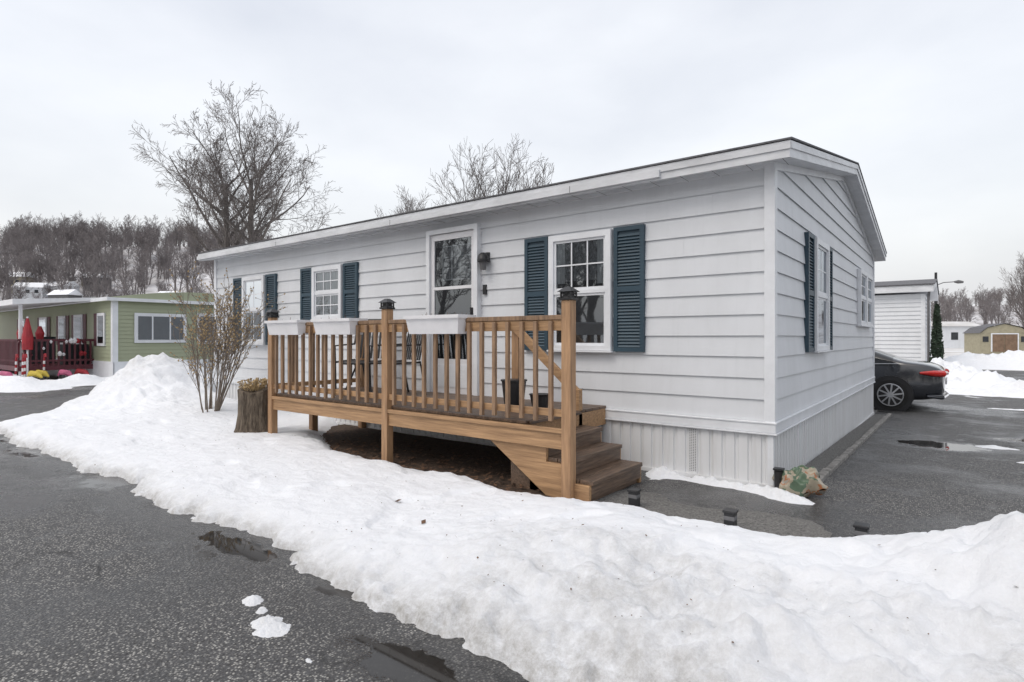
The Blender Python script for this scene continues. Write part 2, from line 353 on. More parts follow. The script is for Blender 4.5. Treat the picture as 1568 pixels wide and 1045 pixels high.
# ---------------------------------------------------------------- our home
FR=lambda u,d,w:(u,-d,w)
SD=lambda u,d,w:(d,u,w)
FRo=lambda u,d,w:(u,-d-.006,w)
SDo=lambda u,d,w:(d+.006,u,w)
def lap_wall(mb,mp,u0,u1,w0,w1,n,k,lim=None,seams=True,lapd=.020):
    hgt=(w1-w0)/n
    for i in range(n):
        a=w0+i*hgt;b=a+hgt
        if lim: (ua0,ua1),(ub0,ub1)=lim(a),lim(b)
        else: ua0,ua1,ub0,ub1=u0,u1,u0,u1
        if ua1-ua0<.02: continue
        mb.add([mp(ua0,lapd,a),mp(ua1,lapd,a),mp(ub1,.003,b+.004),mp(ub0,.003,b+.004)],[(0,1,2,3)],k)
        mb.add([mp(ua0,.002,a+.006),mp(ua1,.002,a+.006),mp(ua1,lapd,a),mp(ua0,lapd,a)],[(0,1,2,3)],k)
        if seams and not lim:
            for q in range(int((u1-u0)/5)):
                s=R.uniform(u0+.3,u1-.3)
                mb.add([mp(s,lapd+.001,a),mp(s+.004,lapd+.002,a),mp(s+.004,.0065,b-.004),mp(s,.0055,b-.004)],[(0,1,2,3)],k)
def window(mb,mp,u0,u1,w0,w1,cols,rows,low_grid=False,upper='curtain',lower='dark',double=True):
    F=.065
    mb.box(u0,u1,.019,.022,w0,w1,'dark',mp)
    for a,b,c,d in((u0,u0+F,w0,w1),(u1-F,u1,w0,w1),(u0+F,u1-F,w1-F,w1),(u0+F,u1-F,w0,w0+F*.8)):
        mb.box(a,b,.0,.07,c,d,'trim',mp)
    mb.box(u0-.015,u1+.015,.0,.082,w0-.02,w0-.002,'trim',mp)
    mid=(w0+w1)/2
    iu0,iu1=u0+F,u1-F
    mb.box(iu0,iu1,.022,.058,mid-.02,mid+.02,'trim',mp)
    s=.028
    for lo,hi,dd in((mid+.02,w1-F,.050),(w0+F*.8,mid-.02,.044)):
        for a,b,c,d in((iu0,iu0+s,lo,hi),(iu1-s,iu1,lo,hi),(iu0+s,iu1-s,lo,lo+s),(iu0+s,iu1-s,hi-s,hi)):
            mb.box(a,b,.024,dd,c,d,'trim',mp)
    def gridm(lo,hi):
        for i in range(1,cols):
            x=iu0+s+(iu1-iu0-2*s)*i/cols; mb.box(x-.008,x+.008,.026,.0445,lo+s,hi-s,'trim',mp)
        for i in range(1,rows):
            z=lo+s+(hi-lo-2*s)*i/rows; mb.box(iu0+s,iu1-s,.0265,.044,z-.008,z+.008,'trim',mp)
    gridm(mid+.02,w1-F)
    if low_grid: gridm(w0+F*.8,mid-.02)
    mb.add([mp(iu0+s,.0415,mid+.02+s),mp(iu1-s,.0415,mid+.02+s),mp(iu1-s,.0415,w1-F-s),mp(iu0+s,.0415,w1-F-s)],[(0,1,2,3)],'glass')
    mb.add([mp(iu0+s,.0412,w0+F*.8+s),mp(iu1-s,.0412,w0+F*.8+s),mp(iu1-s,.0412,mid-.02-s),mp(iu0+s,.0412,mid-.02-s)],[(0,1,2,3)],'glass')
    W=iu1-iu0
    def drape(lo,hi,k,a,b):
        n=18
        vs=[];
        for i in range(n+1):
            u=a+(b-a)*i/n; d=.0235+.0012*math.sin(i*2.1)
            vs+=[mp(u,d,lo),mp(u,d,hi)]
        mb.add(vs,[(2*i,2*i+2,2*i+3,2*i+1) for i in range(n)],k)
    if upper=='curtain': drape(mid+.02,w1-F,'curtain',iu0,iu1)
    if upper=='half': drape(mid+.10,w1-F,'curtain',iu0,iu0+W*.20); drape(mid+.08,w1-F,'curtain',iu0+W*.82,iu1); drape(mid+.12,w1-F,'lace',iu0+W*.20,iu0+W*.82)
    if upper=='grey': drape(mid+.02,w1-F,'blindgrey',iu0,iu1)
    if lower=='curtain': drape(w0+.05,mid-.02,'curtain',iu0,iu1)
    if lower=='grey': drape(w0+.05,mid-.02,'blindgrey',iu0,iu1)
    if lower=='half': drape(w0+.05,mid-.02,'curtain',iu0,iu0+W*.35)
def shutter(mb,mp,u0,u1,w0,w1):
    f=.045
    mb.box(u0,u1,.0,.024,w0,w1,'shutter',mp)
    for a,b,c,d in((u0,u0+f,w0,w1),(u1-f,u1,w0,w1),(u0+f,u1-f,w1-f,w1),(u0+f,u1-f,w0,w0+f),(u0+f,u1-f,(w0+w1)/2-.03,(w0+w1)/2+.03)):
        mb.box(a,b,.0245,.048,c,d,'shutter',mp)
    z=w0+f+.012
    while z<w1-f-.02:
        if abs(z-(w0+w1)/2)>.045:
            mb.add([mp(u0+f,.044,z-.008),mp(u1-f,.044,z-.008),mp(u1-f,.026,z+.022),mp(u0+f,.026,z+.022),mp(u0+f,.026,z-.010),mp(u1-f,.026,z-.010)],[(0,1,2,3),(4,5,1,0)],'shutter')
        z+=.034

home=empty('mobile_home')
XL=-10.46; YD=7.81; ZB=.60; ZT=2.93; SL=.188; YP=3.9
w=MB()
core=[(0,ZB-.1),(0,ZT-.01),(YP,ZT-.01+SL*YP),(YD,ZT-.01),(YD,ZB-.1)]
vs=[(x,y,z) for x in(XL+.001,-.001) for y,z in core]
w.add(vs,[(0,1,2,3,4),(9,8,7,6,5)]+[(i,(i+1)%5,(i+1)%5+5,i+5) for i in range(5)],'siding')
lap_wall(w,FR,XL,0,ZB,ZT,12,'siding')
lap_wall(w,SD,0,YD,ZB,ZT,12,'siding')
lap_wall(w,SD,0,YD,ZT,ZT+.194*4,4,'siding',lim=lambda z:(lambda t:(t,YD-t))(min(YP,(z-ZT)/SL)))
w.obj('walls',home)
t=MB()
t.box(-.058,.034,-.0,.034,ZB-.06,ZT,'trim',FR)
t.box(.0,.050,.0,.0355,ZB-.06,ZT+.01,'trim',SD)
t.box(XL-.02,XL+.065,0,.034,ZB-.06,ZT,'trim',FR)
t.box(YD-.06,YD+.02,0,.034,ZB-.06,ZT,'trim',SD)
t.box(XL,-.0585,0,.030,ZT-.04,ZT+.0,'trim',FR)
t.box(XL,.040,0,.040,ZB-.10,ZB-.002,'trim',FR)
t.box(XL,.052,0,.052,ZB-.118,ZB-.102,'trim',FR)
t.box(XL,.048,0,.048,ZB-.02,ZB-.004,'trim',FR)
t.box(0,YD,0,.0405,ZB-.10,ZB-.002,'trim',SD)
t.box(.001,YD,0,.0525,ZB-.118,ZB-.102,'trim',SD)
t.box(.001,YD,0,.0485,ZB-.02,ZB-.0045,'trim',SD)
t.obox((.018,-.0,ZT-.03),(.018,YP,ZT-.03+SL*YP),.036,.07,'trim')
t.obox((.018,YP,ZT-.03+SL*YP),(.018,YD,ZT-.03),.036,.07,'trim')
t.obj('trim',home,bevel=.003)
k=MB()
def skirt(mp,u0,u1,w0,w1):
    u=u0; prof=[]
    while u<u1:
        prof+= [(u,.004),(u+.020,.004),(u+.027,.018),(u+.105,.018),(u+.112,.004)]
        u+=.118
    prof=[(min(a,u1),b) for a,b in prof]
    vs=[]
    for a,b in prof: vs+=[mp(a,b,w0),mp(a,b,w1)]
    k.add(vs,[(2*j,2*j+2,2*j+3,2*j+1) for j in range(len(prof)-1)],'skirt')
skirt(FR,XL,0,-.05,ZB-.11); skirt(SD,0,YD,-.35,ZB-.11)
k.box(XL+.01,-.001,-.5,.003,-.3,ZB-.11,'skirt',FR)
k.box(.01,YD,-.5,.0025,-.4,ZB-.11,'skirt',SD)
for c in (-.72,-3.0,-6.9):
    for i in range(4):
        for j in range(26):
            k.box(c-.03+i*.018,c-.022+i*.018,.0175,.0195,.06+j*.016,.068+j*.016,'blindgrey',FR)
k.box(-.03,.02,-.02,.030,-.05,ZB-.12,'trim',FR)
k.box(XL,.022,.0,.032,-.02,.035,'skirt',FR); k.box(0,YD,.0,.0322,-.4,-.10,'skirt',SD)
k.obj('skirting',home)
r=MB()
x0,x1=XL-.2,.2
def roofslab(r,x0,x1,yf,yp,yb,ze,zp,th,kt,ke):
    P=[(yf,ze-th),(yf,ze),(yp,zp),(yb,ze),(yb,ze-th),(yp,zp-th)]
    vs=[(x,y,z) for x in(x0,x1) for y,z in P]
    r.add(vs,[(0,1,2,5),(2,3,4,5),(6,11,8,7),(8,11,10,9)],ke)
    r.add(vs,[(1,7,8,2),(2,8,9,3)],kt)
    r.add(vs,[(0,6,7,1),(3,9,10,4),(0,5,11,6),(5,4,10,11)],ke)
roofslab(r,x0,x1,-.25,YP,8.06,3.03,3.81,.145,'shingle','fascia')
roofslab(r,x0-.02,x1+.02,-.272,YP,8.08,3.045,3.829,.016,'shingle','shingle')
r.box(x0,x1+.008,.251,.262,2.955,3.022,'fascia',FR)
r.box(x0,-.95,.251,.285,2.905,2.975,'fascia',FR)
for sx in(x1+.001,):
    r.obox((sx+.006,-.25,2.99),(sx+.006,YP,2.99+.78),.012,.06,'fascia')
    r.obox((sx+.006,YP,2.99+.78),(sx+.006,8.06,2.99),.012,.06,'fascia')
for q in range(1,4): 
    xx=x0+q*2.9; r.box(xx,xx+.006,.285,.287,2.905,2.975,'blindgrey',FR)
xx=x0+.3
while xx<x1: r.box(xx,xx+.004,.02,.245,2.8825,2.884,'blindgrey',FR); xx+=.30
r.obj('roof',home)
win=MB()
window(win,FRo,-9.30,-8.53,1.25,2.485,2,2,True,'curtain','half')
window(win,FRo,-7.04,-6.26,1.65,2.50,3,2,True,'curtain','curtain')
window(win,FRo,-2.375,-1.583,1.22,2.51,3,2,False,'half','grey')
window(win,SDo,1.69,2.50,1.21,2.49,2,2,False,'grey','dark')
window(win,SDo,5.45,6.30,1.57,2.49,2,2,False,'half','dark')
window(win,SDo,6.32,7.17,1.57,2.49,2,2,False,'half','grey')
win.obj('windows',home)
sh=MB()
for a,b,c,d in((-9.67,-9.33,1.23,2.49),(-8.50,-8.17,1.23,2.49),(-7.40,-7.07,1.63,2.51),(-6.235,-5.89,1.63,2.51),(-2.73,-2.40,1.21,2.52),(-1.56,-1.215,1.21,2.52)): shutter(sh,FRo,a,b,c,d)
shutter(sh,SDo,1.34,1.67,1.20,2.50); shutter(sh,SDo,2.53,2.86,1.20,2.50)
sh.obj('shutters',home)
d=MB()
u0,u1,w0,w1=-4.346,-3.434,.63,2.79
d.box(u0,u1,.0,.03,w0,w1,'white_plastic',FR)
F=.06
for a,b,c,e in((u0,u0+F,w0,w1),(u1-F,u1,w0,w1),(u0+F,u1-F,w1-F,w1)): d.box(a,b,.0301,.095,c,e,'trim',FR)
a0,a1=u0+F+.005,u1-F-.005
for a,b,c,e in((a0,a0+.06,w0,w1-F-.005),(a1-.06,a1,w0,w1-F-.005),(a0+.06,a1-.06,w1-F-.085,w1-F-.005),(a0+.06,a1-.06,w0,w0+.45),(a0+.06,a1-.06,1.99,2.03)):
    d.box(a,b,.0302,.062,c,e,'white_plastic',FR)
d.box(a0+.12,a1-.12,.062,.068,w0+.08,w0+.38,'trim',FR)
d.box(a0+.06,a1-.06,.031,.034,w0+.45,w1-F-.085,'dark',FR)
b0,b1=a0+.20,a1-.10
d.box(b0,b1,.0345,.0352,2.12,2.56,'lace',FR)
for i in range(0,4):
    xx=b0+(b1-b0)*i/3; d.box(xx-.009,xx+.009,.036,.04,2.12,2.56,'curtain',FR)
for zz in(2.12,2.27,2.42,2.56): d.box(b0,b1,.036,.0405,zz-.008,zz+.008,'curtain',FR)
d.add([FR(a0+.06,.05,w0+.45),FR(a1-.06,.05,w0+.45),FR(a1-.06,.05,1.99),FR(a0+.06,.05,1.99)],[(0,1,2,3)],'glass')
d.add([FR(a0+.06,.05,2.03),FR(a1-.06,.05,2.03),FR(a1-.06,.05,w1-F-.085),FR(a0+.06,.05,w1-F-.085)],[(0,1,2,3)],'glass')
d.box(a1-.05,a1-.03,.062,.10,1.60,1.74,'black',FR)
d.obj('storm_door',home,bevel=.002)
l=MB()
l.box(-3.37,-3.29,.015,.05,2.30,2.42,'black',FR)
l.tube([(-3.33,-.10,2.30),(-3.33,-.10,2.33),(-3.33,-.10,2.38),(-3.33,-.10,2.41)],[.075,.075,.06,.03],14,'black')
l.tube([(-3.33,-.10,2.20),(-3.33,-.10,2.30)],[.035,.05],14,'blindgrey')
l.box(-3.34,-3.32,.03,.10,2.34,2.36,'black',FR)
l.obj('porch_light',home)
l=MB(); l.box(-3.39,-3.34,.012,.04,1.9,2.02,'black',FR); l.obj('doorbell',home)

# ---------------------------------------------------------------- deck
deck=empty('wooden_deck')
XA,XB,XC,YDK=-1.21,-3.47,-5.73,-1.50
D=MB()
P=.089/2
for X,zt in((XA,1.665),(XB,1.66),(XC,1.62)):
    D.box(X-P,X+P,YDK-P,YDK+P,-.02,zt,'woodv')
D.box(XC-P,XC+P,-.12,-.03,0,1.60,'woodv')
D.box(XC-P,XC+P,-.9-P,-.9+P,0,.5,'woodv')
D.box(-2.5-P,-2.5+P,-.5-P,-.5+P,.6,1.56,'woodv')
D.obj('posts',deck,bevel=.005)
D=MB()
D.box(XC+P,XB-P,YDK-.02,YDK+.018,.43,.600,'woodh')
D.box(XB+P,XA-P,YDK-.02,YDK+.018,.43,.600,'woodh')
D.box(XC-.02,XC+.018,YDK+P,-.03,.43,.600,'woodh')
D.box(XB+P,XA-P,YDK-.04,YDK-.021,.565,.602,'woodh')
D.box(XC+P,XB-P,YDK-.04,YDK-.021,.565,.602,'woodh')
D.box(-1.70,-1.66,YDK+.05,-.03,.43,.600,'woodh')
for i in range(7): 
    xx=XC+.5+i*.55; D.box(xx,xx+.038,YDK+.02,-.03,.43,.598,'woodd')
D.box(XC+P,XB-P,YDK-.03,YDK+.03,1.505,1.545,'baluster'); D.box(XB+P,XA-P,YDK-.03,YDK+.03,1.505,1.545,'baluster')
D.box(XC+P,XB-P,YDK-.019,YDK+.019,1.415,1.504,'woodh'); D.box(XB+P,XA-P,YDK-.019,YDK+.019,1.415,1.504,'woodh')
D.box(XC+P,XB-P,YDK-.019,YDK+.019,.70,.76,'woodh'); D.box(XB+P,XA-P,YDK-.019,YDK+.019,.70,.76,'woodh')
D.box(XC-.019,XC+.019,YDK+P,-.12,1.415,1.504,'woodh');D.box(XC-.03,XC+.03,YDK+P,-.12,1.505,1.545,'woodh');D.box(XC-.019,XC+.019,YDK+P,-.12,.70,.76,'woodh')
D.obox((-2.52,-.555,1.50),(-1.70,-.555,.80),.038,.09,'woodh')
D.box(-1.74,-1.66,-.59,-.52,.43,.84,'woodh')
D.obj('rim_and_rails',deck,bevel=.004)
D=MB()
bw=.036
for a,b in((XC,XB),(XB,XA)):
    n=14
    for i in range(1,n+1):
        x=a+(b-a)*i/(n+1)+R.uniform(-.006,.006)
        D.box(x-bw/2,x+bw/2,YDK-.019-.034,YDK-.020,.655+R.uniform(-.008,.008),1.495,'baluster')
for i in range(1,9):
    y=YDK+(1.4)*i/9; D.box(XC-.05,XC-.02,y-bw/2,y+bw/2,.655,1.495,'baluster')
D.obj('balusters',deck,bevel=.003)
D=MB()
n=10
for i in range(n):
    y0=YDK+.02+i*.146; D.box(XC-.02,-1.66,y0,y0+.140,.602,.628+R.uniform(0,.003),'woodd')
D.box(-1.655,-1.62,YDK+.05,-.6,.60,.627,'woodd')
for i,(xf,zt) in enumerate(((-1.44,.48),(-1.23,.335),(-1.02,.19))):
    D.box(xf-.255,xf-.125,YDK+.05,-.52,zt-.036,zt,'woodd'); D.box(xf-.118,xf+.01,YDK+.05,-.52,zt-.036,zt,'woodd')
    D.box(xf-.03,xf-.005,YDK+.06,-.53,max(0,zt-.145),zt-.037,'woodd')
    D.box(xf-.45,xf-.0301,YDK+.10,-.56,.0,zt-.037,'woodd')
D.obj('decking_and_steps',deck,bevel=.004)
D=MB()
for y in(YDK+.022,-.545):
    Q=[(-2.08,.428),(-1.70,.428),(-1.45,.428),(-1.45,.30),(-1.24,.30),(-1.24,.155),(-1.03,.155),(-1.03,0),(-1.43,0)]
    vs=[(x,yy,z) for yy in(y,y+.038) for x,z in Q]; nq=len(Q)
    D.add(vs,[tuple(range(nq)),tuple(range(2*nq-1,nq-1,-1))]+[(i,(i+1)%nq,(i+1)%nq+nq,i+nq) for i in range(nq)],'woodh')
D.obj('stringers',deck,bevel=.003)
D=MB()
for X,zt in((XA,1.665),(XB,1.66),(XC,1.62)):
    D.box(X-.058,X+.058,YDK-.058,YDK+.058,zt,zt+.018,'black')
    D.box(X-.036,X+.036,YDK-.036,YDK+.036,zt+.018,zt+.065,'blindgrey')
    for i in(-1,1):
        for j in(-1,1): D.box(X+i*.045-.006,X+i*.045+.006,YDK+j*.045-.006,YDK+j*.045+.006,zt+.018,zt+.068,'black')
    for i in(-1,1):
        D.obox((X-.045,YDK+i*.046,zt+.02),(X+.045,YDK+i*.046,zt+.066),.005,.005,'black'); D.obox((X-.045,YDK+i*.046,zt+.066),(X+.045,YDK+i*.046,zt+.02),.005,.005,'black')
        D.obox((X+i*.046,YDK-.045,zt+.02),(X+i*.046,YDK+.045,zt+.066),.005,.005,'black'); D.obox((X+i*.046,YDK-.045,zt+.066),(X+i*.046,YDK+.045,zt+.02),.005,.005,'black')
    h=.07;vs=[(X-h,YDK-h,zt+.068),(X+h,YDK-h,zt+.068),(X+h,YDK+h,zt+.068),(X-h,YDK+h,zt+.068),(X-.02,YDK-.02,zt+.11),(X+.02,YDK-.02,zt+.11),(X+.02,YDK+.02,zt+.11),(X-.02,YDK+.02,zt+.11)]
    D.add(vs,[(0,1,2,3),(4,5,6,7),(0,1,5,4),(1,2,6,5),(2,3,7,6),(3,0,4,7)],'black')
D.obj('solar_post_caps',deck)
for a,b in((-5.65,-4.93),(-4.63,-3.92),(-3.04,-2.31)):
    pm=MB(); y0,y1=YDK-.15,YDK+.09
    def ring(ins,z): return [(a+ins,y0+ins,z),(b-ins,y0+ins,z),(b-ins,y1-ins,z),(a+ins,y1-ins,z)]
    L=[ring(.035,1.392),ring(.012,1.535),ring(-.008,1.54),ring(-.008,1.572),ring(.01,1.572),ring(.02,1.545)]
    vs=[p for q in L for p in q]
    pm.add(vs,[(0,1,2,3)]+[(i*4+j,i*4+(j+1)%4,(i+1)*4+(j+1)%4,(i+1)*4+j) for i in range(5) for j in range(4)],'white_plastic')
    pm.add(ring(.02,1.55),[(0,1,2,3)],'mulch')
    for _ in range(9):
        px=R.uniform(a+.05,b-.05);py=R.uniform(y0+.05,y1-.05); pm.tube([(px,py,1.55),(px+R.uniform(-.03,.03),py,1.55+R.uniform(.03,.07))],[.004,.002],4,'leaf')
    pm.obj('planter_box',None,bevel=.006)
def chair(x,y,rot,z=.63):
    c=MB()
    for sx in(-.26,.26):
        c.tube([(sx,-.25,0),(sx,-.27,.62),(sx,.2,.64),(sx*.98,.3,.98)],[.014]*4,8,'black')
        c.tube([(sx,.28,0),(sx,.2,.42),(sx,-.26,.40)],[.014]*3,8,'black')
    for i in range(8): c.box(-.25,.25,-.25+i*.058,-.205+i*.058,.40,.412,'black')
    for i in range(9): 
        xx=-.23+i*.0575; c.obox((xx,.2,.44),(xx,.31,.98),.03,.01,'black',up=(0,1,0))
    c.tube([(-.26,.305,.98),(.26,.305,.98)],[.014]*2,8,'black')
    o=c.obj('patio_chair'); o.location=(x,y,z); o.rotation_euler=(0,0,rot); return o
chair(-5.1,-.55,.35); chair(-4.35,-.6,-.3)
tb=MB(); tb.tube([(-4.75,-.85,1.02),(-4.75,-.85,1.04)],[.26,.26],20,'black')
for a in range(3):
    t_=a*2.09; tb.tube([(-4.75+.05*math.cos(t_),-.85+.05*math.sin(t_),1.02),(-4.75+.22*math.cos(t_),-.85+.22*math.sin(t_),.63)],[.012,.012],6,'black')
tb.obj('side_table')
bn=MB(); bn.tube([(-2.35,-.75,.63),(-2.35,-.75,.90),(-2.35,-.75,.905),(-2.35,-.75,.92)],[.10,.13,.14,.14],16,'black'); bn.obj('waste_bin')
bn=MB(); bn.tube([(-1.95,-.85,.63),(-1.95,-.85,.78),(-1.95,-.85,.80),(-1.95,-.85,.77)],[.07,.10,.11,.09],16,'black'); bn.obj('plant_pot')
patch('deck_snow',[(-5.35,-1.2,.35,.14,.07),(-4.8,-1.3,.2,.08,.05)],.02,base=lambda x,y:x*0+.628,thr=.02,seed=7)

# ---------------------------------------------------------------- trees
def grow(mb,p,d,L,rad,lev,maxlev,rnd,spec):
    nseg=6 if lev<=1 else (4 if lev<=2 else 2)
    pts=[p.copy()];dirs=[];dd=d.copy()
    for i in range(nseg):
        wob=spec['wob']*(1 if lev else .35)
        dd=(dd+Vector((rnd.uniform(-1,1),rnd.uniform(-1,1),rnd.uniform(-.8,.8)))*wob+Vector((0,0,spec['up']))).normalized()
        p=p+dd*(L/nseg); pts.append(p.copy()); dirs.append(dd.copy())
    tip=.4 if lev==0 else .25
    rads=[max(rad*(1-(1-tip)*i/nseg),spec['rmin']) for i in range(nseg+1)]
    mb.tube(pts,rads,8 if lev==0 else (6 if lev==1 else (4 if lev==2 else 3)),'bark' if lev<=2 and not spec.get('one') else spec.get('one','twig'),cap=False)
    if lev>=maxlev: 
        if spec.get('tips') is not None: spec['tips'].append(pts[-1]); spec['tips'].append(pts[1])
        return
    n=spec['n'][lev]
    for i in range(n):
        t=spec['t0'][lev]+(1-spec['t0'][lev])*(i+rnd.random())/n
        t=min(t,.999); k=int(t*nseg); fr=t*nseg-k
        q=pts[k].lerp(pts[k+1],fr); bd=dirs[k]
        ang=rnd.uniform(*spec['ang'])*(spec.get('a0',.75) if lev==0 else 1)
        ax=bd.orthogonal().normalized(); ax=Matrix.Rotation(rnd.uniform(0,6.283) if lev else (i*2.4+rnd.uniform(-.4,.4)),3,bd)@ax
        nd=(Matrix.Rotation(ang,3,ax)@bd).normalized()
        nl=L*spec['lr'][lev]*rnd.uniform(.75,1.15)*(1.15-.45*t)
        rr=rad*(1-(1-tip)*t)*spec.get('rr',.5)
        grow(mb,q,nd,nl,rr,lev+1,maxlev,rnd,spec)
def tree_mesh(name,seed,trunks,spec,maxlev):
    rnd=random.Random(seed); mb=MB()
    for (bx,by,dx,dy,L,r) in trunks:
        grow(mb,Vector((bx,by,-.3)),Vector((dx,dy,1)).normalized(),L,r,0,maxlev,rnd,spec)
    return mb
def place(r,f,z=0):
    return (.792*r-.611*f+1.318,.611*r+.792*f-5.539,z)
big=dict(wob=.15,up=.05,n=[15,7,5,4,2],t0=[.44,.22,.15,.1,.1],ang=(.45,.9),a0=1.2,lr=[.56,.55,.54,.55,.6],rmin=.0082,rr=.5)
tm=tree_mesh('t',3,[(0,0,-.12,-.05,10.8,.34),(.8,.3,.13,.05,10.6,.30)],big,5)
o=tm.obj('bare_tree',recalc=False); bigmesh=o.data; o.location=place(-17.0,35.5); o.scale=(.96,.96,1.06)
sm=dict(wob=.16,up=.09,n=[9,6,5,3],t0=[.3,.2,.15,.1],ang=(.35,.8),lr=[.55,.55,.55,.6],rmin=.011,rr=.52)
tm=tree_mesh('t',11,[(0,0,-.2,0,11,.24),(.4,0,.1,.1,11.5,.26),(.6,.3,.3,0,10,.2)],sm,4)
o2=tm.obj('bare_tree',recalc=False); o2.location=place(-1.6,42)
midmesh=o2.data
def inst(name,me,loc,s,rz,parent=None):
    o=bpy.data.objects.new(name,me); sc.collection.objects.link(o); o.location=loc; o.scale=(s,s,s); o.rotation_euler=(0,0,rz)
    if parent: o.parent=parent
    return o
inst('bare_tree',midmesh,place(-8.6,50),.90,2.)
inst('bare_tree',midmesh,place(52,58),.62,1.)
inst('bare_tree',midmesh,place(58,62),.75,4.)
fs=dict(wob=.2,up=.06,n=[9,5,4],t0=[.25,.2,.1],ang=(.45,.95),lr=[.58,.55,.55],rmin=.030,one='hazebark')
fm=[]
for sd in range(5):
    tm=tree_mesh('f',50+sd,[(0,0,-.05,0,8.5,.26),(.5,.2,.2,.1,7.0,.2)],fs,3)
    o=tm.obj('x',recalc=False); fm.append(o.data); bpy.data.objects.remove(o)
rt_=empty('roadside_trees'); rn=random.Random(15)
for i in range(22):
    inst('tree',fm[i%5],(-34+i*2.9+rn.uniform(-.8,.8),-25-rn.uniform(0,9),0),rn.uniform(.8,1.2),rn.uniform(0,6),rt_)
for i in range(12):
    inst('tree',fm[i%5],(26+rn.uniform(0,8),-20+i*3.2,0),rn.uniform(.8,1.2),rn.uniform(0,6),rt_)
mass=empty('distant_trees')
rn=random.Random(5)
for i in range(560):
    if i<420: f=140+165*rn.random()**.65; r=rn.uniform(-1.0,-.42)*f*1.0
    else: f=rn.uniform(150,300); r=rn.uniform(.66,1.05)*f
    x,y,_=place(r,f); z=float(hillz(np.array(x),np.array(y)))-.4
    inst('tree',fm[i%5],(x,y,z),rn.uniform(.5,1.3)*(1 if i<420 else .7),rn.uniform(0,6.28),mass)
rn=random.Random(8)
for i in range(12):
    f=rn.uniform(140,200); r=rn.uniform(-.9,-.55)*f; x,y,_=place(r,f); z=float(hillz(np.array(x),np.array(y)))
    hb=MB(); W,H,Dp=rn.uniform(5,8),rn.uniform(2.6,4),4
    hb.box(-W/2,W/2,-Dp/2,Dp/2,-1,H,rn.choice(['siding','yellow','blindgrey']))
    hb.add([(-W/2-.3,-Dp/2-.3,H),(W/2+.3,-Dp/2-.3,H),(W/2+.3,Dp/2+.3,H),(-W/2-.3,Dp/2+.3,H),(-W/2-.3,0,H+1.6),(W/2+.3,0,H+1.6)],[(0,1,5,4),(2,3,4,5),(0,4,3),(1,2,5)],'snow')
    for q in(-.3,0,.3): hb.box(W*q-.5,W*q+.5,-Dp/2-.04,-Dp/2+.02,H*.4,H*.75,'dark')
    o=hb.obj('hillside_house'); o.location=(x,y,z); o.rotation_euler=(0,0,.65+rn.uniform(-.4,.4))
bs=dict(wob=.13,up=.05,n=[6,4,2],t0=[.25,.2,.2],ang=(.25,.65),lr=[.5,.6,.6],rmin=.0028,one='shrubtwig',tips=[],rr=.55)
mb=MB(); rn=random.Random(21)
for i in range(16):
    a=rn.uniform(0,6.28);s=rn.uniform(.05,.42)
    grow(mb,Vector((-8.45+.12*math.cos(a),-1.07+.12*math.sin(a),.05)),Vector((s*math.cos(a),s*math.sin(a),1)).normalized(),rn.uniform(1.1,1.75),.013,0,3,rn,bs)
for p in bs['tips']:
    if rn.random()<.6:
        q=.014; d=Vector((rn.uniform(-1,1),rn.uniform(-1,1),rn.uniform(-1,1))).normalized();e=d.orthogonal().normalized();h=d.cross(e)
        mb.add([p+e*q,p+h*q,p-e*q,p-h*q,p+d*q*1.6,p-d*q*1.6],[(0,1,4),(1,2,4),(2,3,4),(3,0,4),(1,0,5),(2,1,5),(3,2,5),(0,3,5)],'bud')
mb.obj('shrub',recalc=False)
mb=MB(); n=28;vs=[];zz=[0,.12,.3,.5,.60,.62,.60]
rr=[.24,.20,.175,.18,.185,.165,.02]
for i,(z,q) in enumerate(zip(zz,rr)):
    for j in range(n):
        a=2*math.pi*j/n; k_=q*(1+.10*math.sin(a*3+1)+.05*math.sin(a*9+z*3)+R.uniform(-.03,.03)*(i<5))
        vs.append((-6.1+k_*math.cos(a)+.03*z,-1.55+k_*math.sin(a),.05+z+(.03*math.sin(a*2) if i>3 else 0)))
fs_=[(i*n+j,i*n+(j+1)%n,(i+1)*n+(j+1)%n,(i+1)*n+j) for i in range(len(zz)-1) for j in range(n)]
mb.add(vs,fs_,'stump')
for i in range(140):
    a=R.uniform(0,6.28);q=R.uniform(.02,.15);x=-6.08+q*math.cos(a);y=-1.55+q*math.sin(a);h=R.uniform(.05,.15)
    mb.tube([(x,y,.66),(x+math.cos(a)*.06,y+math.sin(a)*.06,.66+h)],[.003,.004],3,'bud'); 
    p=Vector((x+math.cos(a)*.06,y+math.sin(a)*.06,.66+h)); e=Vector((R.uniform(-1,1),R.uniform(-1,1),R.uniform(-1,1))).normalized()*.015; f_=e.orthogonal()
    mb.add([p+e,p+f_,p-e,p-f_],[(0,1,2,3)],'bud')
mb.obj('tree_stump')
mb=MB()
def leaf(x,y,z,s):
    a=R.uniform(0,6.28);e=Vector((math.cos(a),math.sin(a),R.uniform(-.2,.4)))*s;f_=Vector((-math.sin(a),math.cos(a),R.uniform(-.2,.4)))*s*.55;p=Vector((x,y,z))
    mb.add([p-e,p+f_,p+e,p-f_],[(0,1,2,3)],'leaf')
for i in range(900): leaf(R.uniform(-5.8,-1.5),-1.65+abs(R.gauss(0,.55)),.04,R.uniform(.015,.035))
for i in range(170):
    x=R.uniform(-9,1.5);y=R.uniform(-3.5,-1.4) if x>-6 else R.uniform(-3.5,-.3); leaf(x,y,float(max(0,snowh(np.array(x),np.array(y))))+.010,R.uniform(.005,.011))
